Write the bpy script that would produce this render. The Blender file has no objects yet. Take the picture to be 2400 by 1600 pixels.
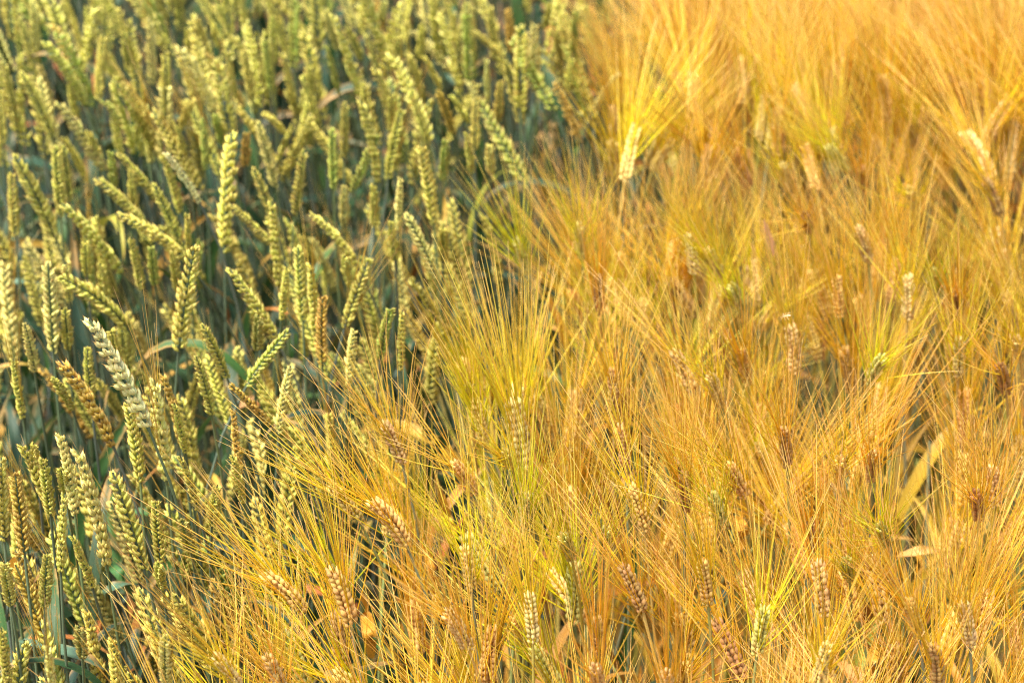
import bpy, math, random
import numpy as np
from mathutils import Vector, Matrix, Quaternion

random.seed(7)
RNG = np.random.default_rng(11)
R = math.radians
scene = bpy.context.scene
COL = scene.collection

# ------------------------------------------------------------------ camera
CAM_H, PITCH, HFOV = 1.765, 30.0, 24.0
cam_data = bpy.data.cameras.new("camera")
cam = bpy.data.objects.new("camera", cam_data)
COL.objects.link(cam)
cam.location = (0, 0, CAM_H)
cam.rotation_euler = (R(90 - PITCH), 0, 0)
cam_data.sensor_width = 36.0
cam_data.lens = 18.0 / math.tan(R(HFOV / 2))
cam_data.clip_start = 0.02
cam_data.clip_end = 2000
cam_data.dof.use_dof = True
cam_data.dof.focus_distance = 1.60
cam_data.dof.aperture_fstop = 7.5
scene.camera = cam

# ------------------------------------------------------------------ world, sun, exposure
SUN_EL, SUN_AZ = 70.0, -128.0            # azimuth measured from +Y, negative = to the left
world = bpy.data.worlds.new("World")
scene.world = world
world.use_nodes = True
nt = world.node_tree
for n in list(nt.nodes):
    nt.nodes.remove(n)
wo = nt.nodes.new("ShaderNodeOutputWorld")
wb = nt.nodes.new("ShaderNodeBackground")
ws = nt.nodes.new("ShaderNodeTexSky")
ws.sky_type = 'NISHITA'
ws.sun_disc = False
ws.sun_elevation = R(SUN_EL)
ws.sun_rotation = R(SUN_AZ)
ws.air_density = 1.0
ws.dust_density = 4.0
ws.ozone_density = 1.0
wb.inputs[1].default_value = 0.125
nt.links.new(ws.outputs[0], wb.inputs[0])
nt.links.new(wb.outputs[0], wo.inputs[0])

sd = bpy.data.lights.new("sun", 'SUN')
sd.energy = 4.0
sd.angle = R(20)
sd.color = (1.0, 0.93, 0.82)
sun = bpy.data.objects.new("sun", sd)
COL.objects.link(sun)
az = R(SUN_AZ)
to_sun = Vector((math.sin(az) * math.cos(R(SUN_EL)), math.cos(az) * math.cos(R(SUN_EL)), math.sin(R(SUN_EL))))
sun.rotation_euler = to_sun.to_track_quat('Z', 'Y').to_euler()
sun.location = (0, 0, 6)

scene.view_settings.view_transform = 'Standard'
scene.view_settings.look = 'None'
scene.view_settings.exposure = 1.32
scene.view_settings.gamma = 1.0
scene.view_settings.use_curve_mapping = False
scene.cycles.filter_width = 1.1
scene.cycles.use_denoising = True
scene.cycles.denoising_prefilter = 'NONE'
scene.cycles.max_bounces = 6
scene.cycles.diffuse_bounces = 4
scene.cycles.transmission_bounces = 4
scene.cycles.glossy_bounces = 2

# ------------------------------------------------------------------ pixel <-> world
FPX = 1200.0 / math.tan(R(HFOV / 2))     # focal length in photograph pixels (2400 wide)
CP, SP = math.cos(R(PITCH)), math.sin(R(PITCH))
C0 = Vector((0, 0, CAM_H))


def ray(px, py):
    x, y = (px - 1200.0) / FPX, (800.0 - py) / FPX
    return Vector((x, CP + y * SP, -SP + y * CP)).normalized()


def on_plane(px, py, z):
    d = ray(px, py)
    return C0 + d * ((z - CAM_H) / d.z)


def project(p):
    v = Vector(p) - C0
    f = v.y * CP - v.z * SP
    u = v.y * SP + v.z * CP
    return 1200 + FPX * v.x / f, 800 - FPX * u / f, f


def solve_tip(B, px, py, L):
    """the point at distance L from B on the ray through a pixel, the more upright of the two"""
    d = ray(px, py)
    oc = C0 - B
    b = d.dot(oc)
    c = oc.dot(oc) - L * L
    disc = b * b - c
    if disc <= 0:
        P = C0 + d * (-b)
        return B + (P - B).normalized() * L
    s = math.sqrt(disc)
    P1, P2 = C0 + d * (-b - s), C0 + d * (-b + s)
    return P1 if P1.z > P2.z else P2


# ------------------------------------------------------------------ mesh collecting
class MB:
    """collects triangles with the point attributes t (along), r (across / random) and tint"""
    def __init__(s):
        s.v, s.f, s.t, s.r, s.c, s.n = [], [], [], [], [], 0

    def add(s, v, f, t, r, tint=None):
        v = np.asarray(v, dtype=np.float32).reshape(-1, 3)
        s.v.append(v)
        s.f.append(np.asarray(f, dtype=np.int32).reshape(-1, 3) + s.n)
        s.t.append(np.broadcast_to(np.asarray(t, dtype=np.float32), (len(v),)))
        s.r.append(np.broadcast_to(np.asarray(r, dtype=np.float32), (len(v),)))
        if tint is not None:
            s.c.append(np.broadcast_to(np.array([*tint, 1.0], dtype=np.float32), (len(v), 4)))
        s.n += len(v)

    def arrays(s):
        return np.concatenate(s.v), np.concatenate(s.f), np.concatenate(s.t), np.concatenate(s.r)

    def mesh(s, name, mat):
        v, f, t, r = s.arrays()
        me = bpy.data.meshes.new(name)
        me.vertices.add(len(v))
        me.vertices.foreach_set("co", v.ravel())
        me.loops.add(len(f) * 3)
        me.loops.foreach_set("vertex_index", f.ravel())
        me.polygons.add(len(f))
        me.polygons.foreach_set("loop_start", np.arange(0, len(f) * 3, 3, dtype=np.int32))
        me.polygons.foreach_set("use_smooth", np.ones(len(f), dtype=bool))
        a = me.attributes.new("t", 'FLOAT', 'POINT'); a.data.foreach_set("value", t)
        a = me.attributes.new("r", 'FLOAT', 'POINT'); a.data.foreach_set("value", r)
        if s.c:
            a = me.attributes.new("tint", 'FLOAT_COLOR', 'POINT')
            a.data.foreach_set("color", np.concatenate(s.c).ravel())
        me.materials.append(mat)
        me.update(calc_edges=True)
        return me


def tubes(P, Rad, S, close=False):
    """N tubes of K points and S sides -> verts, tris, ring parameter, side parameter, tube index"""
    P = np.asarray(P, dtype=np.float64)
    N, K, _ = P.shape
    T = np.empty_like(P)
    T[:, 1:-1] = P[:, 2:] - P[:, :-2]
    T[:, 0] = P[:, 1] - P[:, 0]
    T[:, -1] = P[:, -1] - P[:, -2]
    T /= np.linalg.norm(T, axis=2, keepdims=True) + 1e-12
    D = P[:, -1] - P[:, 0]
    ref = np.where(np.abs(D[:, 1:2]) < 0.8 * np.linalg.norm(D, axis=1, keepdims=True), np.array([[0, 1.0, 0]]), np.array([[1.0, 0, 0]]))
    A = np.cross(T, ref[:, None, :]); A /= np.linalg.norm(A, axis=2, keepdims=True) + 1e-12
    B = np.cross(T, A)
    ang = np.arange(S) * 2 * np.pi / S
    V = P[:, :, None, :] + Rad[:, :, None, None] * (A[:, :, None, :] * np.cos(ang)[None, None, :, None] + B[:, :, None, :] * np.sin(ang)[None, None, :, None])
    idx = np.arange(N * K * S).reshape(N, K, S)
    a, b = idx[:, :-1, :], idx[:, 1:, :]
    a2, b2 = np.roll(a, -1, axis=2), np.roll(b, -1, axis=2)
    F = np.concatenate([np.stack([a, a2, b2], -1).reshape(-1, 3), np.stack([a, b2, b], -1).reshape(-1, 3)])
    tt = np.broadcast_to(np.linspace(0, 1, K)[None, :, None], (N, K, S)).ravel()
    ss = np.broadcast_to((np.arange(S) / S)[None, None, :], (N, K, S)).ravel()
    nn = np.broadcast_to(np.arange(N)[:, None, None], (N, K, S)).ravel()
    return V.reshape(-1, 3), F, tt, ss, nn


def ovoid(S, ts, rs, belly=0.10, flat=1.0):
    K = len(ts)
    P = np.zeros((1, K, 3)); P[0, :, 2] = ts
    V, F, t, s, _ = tubes(P, np.array([rs]), S)
    V[:, 1] *= flat
    V[:, 0] += belly * np.sin(np.pi * np.clip(np.repeat(ts, S), 0, 1))
    return V, F, np.repeat(ts, S), s


HUSK = ovoid(7, np.array([0, .09, .27, .5, .72, .88, 1.0, 1.26]), np.array([.10, .40, .52, .46, .29, .13, .05, .004]), .15)
HUSK_LOW = ovoid(4, np.array([0, .25, .6, 1.05]), np.array([.15, .5, .38, .01]), .12)
GRAIN = ovoid(7, np.array([0, .1, .3, .55, .8, .95, 1.04]), np.array([.14, .38, .5, .46, .27, .12, .06]), .08, .9)
GRAIN_LOW = ovoid(5, np.array([0, .3, .65, 1.04]), np.array([.16, .5, .42, .05]), .08)


def rot(axis, deg):
    return np.array(Matrix.Rotation(R(deg), 3, axis))


def put(mb, unit, M3, pos, L, W, r=None, tint=None):
    V, F, t, s = unit
    W3 = V * np.array([W, W, L])
    mb.add(W3 @ M3.T + pos, F, t, s if r is None else r, tint)


# ------------------------------------------------------------------ materials
def mat_new(name):
    m = bpy.data.materials.new(name)
    m.use_nodes = True
    t = m.node_tree
    for n in list(t.nodes):
        t.nodes.remove(n)
    return m, t


class NT:
    def __init__(s, t): s.t = t

    def n(s, kind, **kw):
        x = s.t.nodes.new(kind)
        for k, v in kw.items():
            setattr(x, k, v)
        return x

    def link(s, a, b): s.t.links.new(a, b)

    def val(s, x, sock):
        if isinstance(x, (int, float)): sock.default_value = x
        elif isinstance(x, tuple): sock.default_value = (*x, 1.0) if len(x) == 3 else x
        else: s.link(x, sock)

    def math(s, op, a, b=0.0, clamp=False):
        x = s.n("ShaderNodeMath", operation=op, use_clamp=clamp)
        s.val(a, x.inputs[0]); s.val(b, x.inputs[1])
        return x.outputs[0]

    def mix(s, f, a, b, mode='MIX'):
        x = s.n("ShaderNodeMix", data_type='RGBA', blend_type=mode)
        s.val(f, x.inputs[0]); s.val(a, x.inputs[6]); s.val(b, x.inputs[7])
        return x.outputs[2]

    def attr(s, name):
        return s.n("ShaderNodeAttribute", attribute_name=name)

    def noise(s, scale, detail=2.0, vec=None, w=None):
        x = s.n("ShaderNodeTexNoise")
        x.inputs["Scale"].default_value = scale
        x.inputs["Detail"].default_value = detail
        if vec is not None: s.link(vec, x.inputs["Vector"])
        return x.outputs[0]

    def ramp(s, f, a, b):
        x = s.n("ShaderNodeMapRange")
        s.val(f, x.inputs[0]); x.inputs[1].default_value = a; x.inputs[2].default_value = b
        return x.outputs[0]

    def base(s, stuff):
        """the plant's own colour and a number of its own"""
        if stuff:
            return s.attr("tint").outputs["Color"], s.attr("r").outputs["Fac"]
        o = s.n("ShaderNodeObjectInfo")
        return o.outputs["Color"], o.outputs["Random"]

    def hsv(s, col, h, sa, v):
        x = s.n("ShaderNodeHueSaturation")
        s.val(h, x.inputs[0]); s.val(sa, x.inputs[1]); s.val(v, x.inputs[2]); s.val(col, x.inputs[4])
        return x.outputs[0]

    def out(s, col, rough, transl, spec=0.4, bump=None, tcol=None):
        p = s.n("ShaderNodeBsdfPrincipled")
        s.val(col, p.inputs["Base Color"]); s.val(rough, p.inputs["Roughness"])
        p.inputs["Specular IOR Level"].default_value = spec
        if bump is not None:
            b = s.n("ShaderNodeBump"); b.inputs["Strength"].default_value = bump[1]; b.inputs["Distance"].default_value = bump[2]
            s.link(bump[0], b.inputs["Height"]); s.link(b.outputs[0], p.inputs["Normal"])
        o = s.n("ShaderNodeOutputMaterial")
        if transl > 0:
            tr = s.n("ShaderNodeBsdfTranslucent"); s.val(tcol if tcol is not None else col, tr.inputs[0])
            m = s.n("ShaderNodeMixShader"); m.inputs[0].default_value = transl
            s.link(p.outputs[0], m.inputs[1]); s.link(tr.outputs[0], m.inputs[2]); s.link(m.outputs[0], o.inputs[0])
        else:
            s.link(p.outputs[0], o.inputs[0])


def awn_material(name, stuff=False):
    m, t = mat_new(name); g = NT(t)
    col, rnd = g.base(stuff)
    tt, rr = g.attr("t").outputs["Fac"], g.attr("r").outputs["Fac"]
    tip = g.mix(rr, (0.97, 0.57, 0.12), (0.97, 0.78, 0.44))
    c = g.mix(g.math('MULTIPLY', g.math('POWER', tt, 1.6), 0.75), col, tip)
    lum = g.math('ADD', g.math('MULTIPLY', rr, 0.5), 0.75)
    hue = g.math('ADD', g.math('MULTIPLY', g.math('FRACT', g.math('MULTIPLY', rr, 7.31)), 0.035), 0.4825)
    c = g.hsv(c, hue, 1.0, lum)
    # a few awns carry dark joints
    geo = g.n("ShaderNodeNewGeometry")
    nz = g.noise(260.0, 1.0, geo.outputs["Position"])
    c = g.mix(g.math('MULTIPLY', g.ramp(nz, 0.68, 0.74), 0.55), c, (0.22, 0.10, 0.03))
    g.out(c, 0.40, 0.42, 0.5)
    return m


def husk_material(name, stuff=False, barley=False):
    m, t = mat_new(name); g = NT(t)
    col, rnd = g.base(stuff)
    tt, rr = g.attr("t").outputs["Fac"], g.attr("r").outputs["Fac"]
    geo = g.n("ShaderNodeNewGeometry"); pos = geo.outputs["Position"]
    lum = g.math('ADD', g.math('MULTIPLY', rnd, 0.42), 0.80)
    c = g.hsv(col, g.math('ADD', g.math('MULTIPLY', g.math('FRACT', g.math('MULTIPLY', rnd, 5.7)), 0.03), 0.485), 1.0, lum)
    if not barley:
        # green at the foot of each husk, straw at its rim, rusty at the beak
        c = g.mix(g.math('MULTIPLY', g.ramp(tt, 0.35, 0.85), 0.45), c, (0.86, 0.72, 0.26))
        vein = g.math('ABSOLUTE', g.math('SINE', g.math('MULTIPLY', rr, 22.0)))
        v2 = g.math('MULTIPLY', g.ramp(vein, 0.42, 0.05), g.ramp(tt, 0.95, 0.5))
        bw = g.n('ShaderNodeRGBToBW'); g.link(col, bw.inputs[0])
        pale = g.ramp(bw.outputs[0], 0.85, 0.55)
        v2 = g.math('MULTIPLY', v2, g.math('ADD', g.math('MULTIPLY', pale, 0.8), 0.2))
        c = g.mix(g.math('MULTIPLY', v2, 0.60), c, g.mix(1.0, col, (0.42, 0.55, 0.45), 'MULTIPLY'))
        c = g.mix(g.math('MULTIPLY', g.ramp(tt, 0.80, 0.98), 0.85), c, (0.50, 0.24, 0.05))
        nz = g.noise(170.0, 3.0, pos)
        c = g.mix(g.math('MULTIPLY', g.ramp(nz, 0.60, 0.72), 0.6), c, (0.42, 0.20, 0.05))
        h = g.math('ADD', vein, g.noise(900.0, 2.0, pos))
        g.out(c, 0.42, 0.12, 0.5, (h, 0.35, 0.0004))
    else:
        c = g.mix(g.math('MULTIPLY', g.ramp(tt, 0.75, 1.0), 0.45), c, (0.42, 0.25, 0.17))
        crease = g.math('ABSOLUTE', g.math('SINE', g.math('MULTIPLY', rr, 9.42)))
        c = g.mix(g.math('MULTIPLY', g.ramp(crease, 0.25, 0.0), 0.3), c, (0.30, 0.17, 0.06))
        nz = g.noise(230.0, 3.0, pos)
        c = g.mix(g.math('MULTIPLY', g.ramp(nz, 0.60, 0.70), 0.55), c, (0.30, 0.14, 0.06))
        g.out(c, 0.45, 0.10, 0.45, (g.math('ADD', crease, g.noise(800.0, 2.0, pos)), 0.25, 0.0004))
    return m


def leaf_material(name, stuff=False):
    m, t = mat_new(name); g = NT(t)
    col, rnd = g.base(stuff)
    tt, rr = g.attr("t").outputs["Fac"], g.attr("r").outputs["Fac"]
    geo = g.n("ShaderNodeNewGeometry"); pos = geo.outputs["Position"]
    x = g.n("ShaderNodeCombineXYZ"); g.link(g.math('MULTIPLY', tt, 3.0), x.inputs[0]); g.link(g.math('MULTIPLY', rr, 26.0), x.inputs[1]); g.link(g.math('MULTIPLY', rnd, 37.0), x.inputs[2])
    st = g.noise(1.0, 3.0, x.outputs[0])
    c = g.hsv(col, 0.5, 1.0, g.math('ADD', g.math('MULTIPLY', st, 0.9), 0.55))
    # browning from the tip and the rims, rust spots
    nz = g.noise(38.0, 3.0, pos)
    edge = g.math('ABSOLUTE', g.math('SUBTRACT', rr, 0.5))
    wear = g.math('ADD', g.math('ADD', g.math('MULTIPLY', tt, 0.55), g.math('MULTIPLY', edge, 0.45)), nz)
    c = g.mix(g.math('MULTIPLY', g.ramp(wear, 0.98, 1.22), 0.75), c, (0.52, 0.30, 0.10))
    sp = g.noise(420.0, 2.0, pos)
    c = g.mix(g.math('MULTIPLY', g.ramp(sp, 0.66, 0.72), 0.7), c, (0.30, 0.12, 0.03))
    g.out(c, 0.5, 0.20, 0.4, (st, 0.4, 0.0006))
    return m


def stem_material(name, stuff=False):
    m, t = mat_new(name); g = NT(t)
    col, rnd = g.base(stuff)
    tt, rr = g.attr("t").outputs["Fac"], g.attr("r").outputs["Fac"]
    geo = g.n("ShaderNodeNewGeometry"); pos = geo.outputs["Position"]
    nz = g.noise(60.0, 3.0, pos)
    c = g.hsv(col, 0.5, 1.0, g.math('ADD', g.math('MULTIPLY', nz, 0.8), 0.6))
    st = g.math('ABSOLUTE', g.math('SINE', g.math('MULTIPLY', rr, 25.0)))
    c = g.mix(g.math('MULTIPLY', st, 0.12), c, (0.6, 0.6, 0.45))
    g.out(c, 0.45, 0.0, 0.4)
    return m


def soil_material():
    m, t = mat_new("soil"); g = NT(t)
    geo = g.n("ShaderNodeNewGeometry"); pos = geo.outputs["Position"]
    a = g.noise(9.0, 6.0, pos); b = g.noise(60.0, 5.0, pos)
    c = g.mix(a, (0.055, 0.035, 0.02), (0.14, 0.085, 0.045))
    c = g.mix(g.math('MULTIPLY', g.ramp(b, 0.5, 0.7), 0.5), c, (0.22, 0.14, 0.07))
    g.out(c, 0.95, 0.0, 0.1, (b, 1.0, 0.01))
    return m


def plain_material(name, col, rough=0.5):
    m, t = mat_new(name); g = NT(t)
    geo = g.n("ShaderNodeNewGeometry")
    nz = g.noise(700.0, 2.0, geo.outputs["Position"])
    c = g.hsv(col, 0.5, 1.0, g.math('ADD', nz, 0.5))
    g.out(c, rough, 0.0, 0.4)
    return m


M = dict(
    awn=awn_material("awn_bristle"), husk=husk_material("wheat_husk"), grain=husk_material("barley_grain", barley=True),
    leaf=leaf_material("cereal_leaf"), stem=stem_material("cereal_stem"),
    awn_s=awn_material("far_awn", True), husk_s=husk_material("far_wheat_husk", True), grain_s=husk_material("far_barley_grain", True, True),
    leaf_s=leaf_material("far_leaf", True), stem_s=stem_material("far_stem", True),
)

# ------------------------------------------------------------------ object helpers
def tag(o, label=None, cat=None, group=None, kind=None):
    if label: o["label"] = label
    if cat: o["category"] = cat
    if group: o["group"] = group
    if kind: o["kind"] = kind
    return o


def obj(name, me, parent=None, mw=None, color=None):
    o = bpy.data.objects.new(name, me)
    COL.objects.link(o)
    if parent is not None: o.parent = parent
    if mw is not None: o.matrix_local = mw
    if color is not None: o.color = (*color, 1.0)
    return o


# ------------------------------------------------------------------ setting: ground
def make_ground():
    mb = MB()
    n = 90
    xs = np.concatenate([-np.geomspace(400, 0.5, 20), np.linspace(-0.45, 0.45, 10), np.geomspace(0.5, 400, 20)])
    ys = np.concatenate([-np.geomspace(400, 0.5, 14), np.linspace(-0.4, 5, 60), np.geomspace(5.2, 500, 20)])
    X, Y = np.meshgrid(xs, ys, indexing='ij')
    Z = -0.01 + 0.012 * np.sin(X * 9 + 1) * np.sin(Y * 7) + 0.008 * np.sin(X * 23) * np.cos(Y * 19)
    V = np.stack([X, Y, Z], -1).reshape(-1, 3)
    idx = np.arange(X.size).reshape(X.shape)
    a, b, c, d = idx[:-1, :-1], idx[1:, :-1], idx[1:, 1:], idx[:-1, 1:]
    F = np.concatenate([np.stack([a, b, c], -1).reshape(-1, 3), np.stack([a, c, d], -1).reshape(-1, 3)])
    mb.add(V, F, 0, 0)
    tag(obj("ground", mb.mesh("ground", soil_material())), kind="structure")


make_ground()

# ------------------------------------------------------------------ wheat ear variants (unit length 0.08, axis +Z, nods towards +X)
EAR_W, EAR_B = 0.088, 0.056


def arc(s, L, theta):
    """position and tangent angle on an arc whose chord runs along +Z"""
    if abs(theta) < 1e-4:
        return 0.0, s * L, 0.0
    rad = L / (2 * math.sin(theta / 2))
    a0 = -theta / 2; a = a0 + theta * s
    return rad * (math.cos(a0) - math.cos(a)), rad * (math.sin(a) - math.sin(a0)), a


def spikelet_mb(rng, low=False, mb=None, M3=np.eye(3), pos=np.zeros(3), sc=1.0, tint=None, r=None):
    mb = mb or MB()
    unit = HUSK_LOW if low else HUSK
    J = lambda a: rng.uniform(-a, a)
    rows = [
        (0.0003, -0.0017, 0.0, 17, 10, .0078, .0040), (0.0003, 0.0017, 0.0, -17, 10, .0078, .0040),
        (0.0012, -0.0014, 0.0016, 11, 19, .0088, .0041), (0.0012, 0.0014, 0.0016, -11, 19, .0088, .0041),
        (0.0018, 0.0, 0.0034, 0, 8, .0080, .0034)]
    if low:
        rows = [rows[2], rows[3]]
    for (x, y, z, ax, ay, l, w) in rows:
        m = rot('X', ax + J(8)) @ rot('Y', ay + J(9)) @ rot('Z', J(45))
        k = sc * (1 + J(.15)) * (1.25 if low else 1)
        put(mb, unit, M3 @ m, pos + M3 @ (np.array([x, y, z]) * sc), l * k, w * k * .92, r, tint)
    return mb


def wheat_layout(seed, theta, n=27):
    rng = np.random.default_rng(seed)
    out = []
    for i in range(n):
        s = 0.02 + 0.90 * (i / (n - 1))
        x, z, a = arc(s, EAR_W, theta)
        side = 1 if i % 2 == 0 else -1
        taper = .84 * min(1.0, 0.62 + 0.13 * i) * (1.0 - 0.42 * max(0, (s - 0.5) / 0.5) ** 1.3) * rng.uniform(.84, 1.12)
        top = i == n - 1
        tilt = 0 if top else 11 + rng.uniform(-6, 7)
        roll = rng.uniform(-16, 16) + (90 if top else 0)
        out.append((np.array([x, 0, z]), a, side, taper, tilt, roll))
    return out


def layout_matrix(L, twist, off):
    p, a, side, taper, tilt, roll = L
    T = rot('Y', math.degrees(a))
    az = (0 if side > 0 else 180) + twist + roll
    M3 = T @ rot('Z', az) @ rot('Y', tilt)
    pos = p + T @ rot('Z', az) @ np.array([off, 0, 0])
    return M3, pos, taper


SPIKELETS = [spikelet_mb(np.random.default_rng(100 + k)).mesh("spikelet", M['husk']) for k in range(7)]


def rachis_mb(L, theta, r0):
    P = np.array([[[arc(s, L, theta)[0], 0, arc(s, L, theta)[1]] for s in np.linspace(-0.0, 0.97, 9)]])
    V, F, t, s, n = tubes(P, np.full((1, 9), r0) * np.linspace(1, .6, 9)[None], 6)
    mb = MB(); mb.add(V, F, t, s)
    return mb


def fan_awns(mb, base, dirs, outs, length, spread, bend, r0, K=6, S=3, rng=None, tint=None, sag=0.0):
    """awns from the points base, along dirs opening towards outs"""
    N = len(base)
    s = np.linspace(0, 1, K)[None, :, None]
    a0 = spread[:, None, None]
    ang = a0 * (1 + bend[:, None, None] * s)
    d = dirs[:, None, :] * np.cos(ang) + outs[:, None, :] * np.sin(ang)
    step = length[:, None, None] / (K - 1)
    P = np.concatenate([base[:, None, :], base[:, None, :] + np.cumsum(d[:, :-1] * step, axis=1)], axis=1)
    P[:, :, 0] += sag * (s[:, :, 0] ** 2) * length[:, None]
    rad = r0 * (1 - 0.76 * np.linspace(0, 1, K) ** 1.1)[None, :] * np.ones((N, 1))
    V, F, t, ss, nn = tubes(P, rad, S)
    rr = (rng.uniform(0, 1, N))[nn]
    mb.add(V, F, t, rr, tint)


class Variant: pass


def wheat_variant(seed, theta, awned):
    v = Variant(); rng = np.random.default_rng(seed)
    v.twist = rng.uniform(0, 360)
    v.lay = [layout_matrix(L, v.twist, 0.0009) for L in wheat_layout(seed, theta)]
    v.pick = rng.integers(0, len(SPIKELETS), len(v.lay))
    v.theta = theta
    v.rachis = rachis_mb(EAR_W, theta, .0011).mesh("ear", M['stem'])
    mb = MB()
    for M3, pos, sc in v.lay:
        spikelet_mb(rng, False, mb, M3, pos, sc)
    v.joined = mb.mesh("spikelets", M['husk'])
    v.awned = awned
    sel = [k for k in range(3, len(v.lay)) if rng.random() < (0.75 if awned else 0.0)]
    v.awns = None
    if awned:
        base = np.array([v.lay[k][1] + v.lay[k][0] @ np.array([.002, 0, .009]) for k in sel])
        dirs = np.array([rot('Y', math.degrees(arc(min(1, .1 + k / 26), EAR_W, theta)[2])) @ np.array([0, 0, 1.]) for k in sel])
        outs = np.array([v.lay[k][0] @ np.array([1., 0, 0]) for k in sel])
        outs = outs - dirs * np.sum(outs * dirs, 1, keepdims=True); outs /= np.linalg.norm(outs, axis=1, keepdims=True)
        n = len(sel)
        am = MB()
        fan_awns(am, base, dirs, outs, rng.uniform(.045, .085, n), np.radians(rng.uniform(4, 16, n)), rng.uniform(-.6, .9, n), .00032, rng=rng)
        v.awns = am.mesh("awns", M['awn'])
    return v


WV = [wheat_variant(300 + k, th, aw) for k, (th, aw) in enumerate(
    [(.08, 0), (.14, 0), (.20, 0), (.40, 0), (.03, 0), (.16, 0), (.62, 0), (.10, 0), (.24, 0), (.12, 0), (.10, 1), (.20, 1), (.05, 1)])]
W_PLAIN = [v for v in WV if not v.awned and v.theta < .3]; W_AWNED = [v for v in WV if v.awned]

# ------------------------------------------------------------------ barley ear variants (six rows of grains, long awns)
def barley_layout(seed, theta, n=19):
    rng = np.random.default_rng(seed)
    out = []
    for i in range(n):
        s = 0.02 + 0.88 * (i / (n - 1))
        x, z, a = arc(s, EAR_B, theta)
        side = 0 if i % 2 == 0 else 180
        for lat in (0, 58, -58):
            taper = min(1.0, 0.7 + 0.12 * i) * (1.0 - 0.22 * max(0, (s - 0.7) / 0.3)) * rng.uniform(.92, 1.08) * (1 if lat == 0 else .9)
            out.append((s, np.array([x, 0, z]), a, side + lat * 1.03 + rng.uniform(-5, 5), taper, 20 + rng.uniform(-5, 5) - 9 * s, lat))
    return out


GR_MESHES = []
for k in range(5):
    mb = MB(); rng = np.random.default_rng(500 + k)
    put(mb, GRAIN, np.eye(3), np.zeros(3), .0093 * rng.uniform(.94, 1.06), .0050 * rng.uniform(.92, 1.08))
    GR_MESHES.append(mb.mesh("grain", M['grain']))


def barley_variant(seed, theta, spread, wide):
    v = Variant(); rng = np.random.default_rng(seed)
    v.twist = rng.uniform(0, 360); v.theta = theta
    v.lay = []
    base, dirs, outs, ss = [], [], [], []
    for (s, p, a, azm, taper, tilt, lat) in barley_layout(seed, theta):
        T = rot('Y', math.degrees(a)); Z = T @ rot('Z', azm + v.twist)
        M3 = Z @ rot('Y', tilt)
        pos = p + Z @ np.array([.0033, 0, 0])
        v.lay.append((M3, pos, taper))
        base.append(pos + M3 @ np.array([0, 0, .0092 * taper])); dirs.append(T @ np.array([0, 0, 1.])); ss.append(s)
        outs.append(Z @ np.array([1., 0, 0]))
    v.pick = rng.integers(0, len(GR_MESHES), len(v.lay))
    v.rachis = rachis_mb(EAR_B, theta, .001).mesh("ear", M['stem'])
    mb = MB()
    for M3, pos, sc in v.lay:
        put(mb, GRAIN, M3, pos, .0093 * sc, .0050 * sc)
    v.joined = mb.mesh("grains", M['grain'])
    base, dirs, outs, ss = map(np.array, (base, dirs, outs, ss))
    keep = rng.random(len(base)) < .64
    base, dirs, outs, ss = base[keep], dirs[keep], outs[keep], ss[keep]
    N = len(base)
    # each awn leaves its row a little sideways so that the fan fills evenly
    jit = rng.normal(0, .45, N)
    side = np.cross(dirs, outs)
    outs = outs * np.cos(jit)[:, None] + side * np.sin(jit)[:, None]
    sp = np.radians(rng.uniform(.2, 1.0, N) * spread * .78 * (1.15 - .5 * ss) + 2)
    ln = rng.uniform(.108, .158, N) * (1.0 - .12 * ss)
    am = MB()
    fan_awns(am, base, dirs, outs, ln, sp, rng.uniform(-.45, .20, N), .00062, K=6, S=3, rng=rng, sag=rng.uniform(-.03, .06))
    v.awns = am.mesh("awns", M['awn'])
    v.low = (base, dirs, outs, ln, sp)
    return v


BV = [barley_variant(700 + k, th, sp, 0) for k, (th, sp) in enumerate(
    [(.1, 26), (.2, 32), (.05, 20), (.3, 36), (.15, 42), (.25, 28), (.4, 34), (.1, 38), (.2, 24), (.12, 30), (.33, 44), (.08, 34), (.18, 18), (.27, 40)])]

# ------------------------------------------------------------------ leaves
def leaf_arrays(seed, L, W, a0, droop, twist, K=14):
    rng = np.random.default_rng(seed)
    p = np.zeros(3); pts = []; fr = []
    kink = rng.uniform(.35, .8)
    for k in range(K):
        t = k / (K - 1)
        a = a0 + droop * (t ** 1.6) + (0.5 * droop * max(0, t - kink))
        d = np.array([math.sin(a), 0, math.cos(a)])
        pts.append(p.copy()); fr.append((a, twist * t + .15 * math.sin(5 * t + seed)))
        p = p + d * L / (K - 1) + np.array([0, 0.0015 * math.sin(3 * t + seed), 0])
    V, T, Rr = [], [], []
    for k in range(K):
        t = k / (K - 1)
        w = W * min(1.0, (0.45 + 1.6 * t)) * (1 - t ** 2.4) ** .75 * .5 + 1e-5
        a, tw = fr[k]
        side = np.array([0, 1., 0]); nrm = np.array([math.cos(a), 0, -math.sin(a)])
        for u in (-1, -.45, 0, .45, 1):
            s2 = side * math.cos(tw) + nrm * math.sin(tw)
            n2 = -side * math.sin(tw) + nrm * math.cos(tw)
            V.append(pts[k] + s2 * w * u - n2 * w * (0.32 * abs(u)))
            T.append(t); Rr.append(.5 + .5 * u)
    idx = np.arange(K * 5).reshape(K, 5)
    a, b, c, d = idx[:-1, :-1], idx[1:, :-1], idx[1:, 1:], idx[:-1, 1:]
    F = np.concatenate([np.stack([a, b, c], -1).reshape(-1, 3), np.stack([a, c, d], -1).reshape(-1, 3)])
    return np.array(V), F, np.array(T), np.array(Rr)


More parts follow.
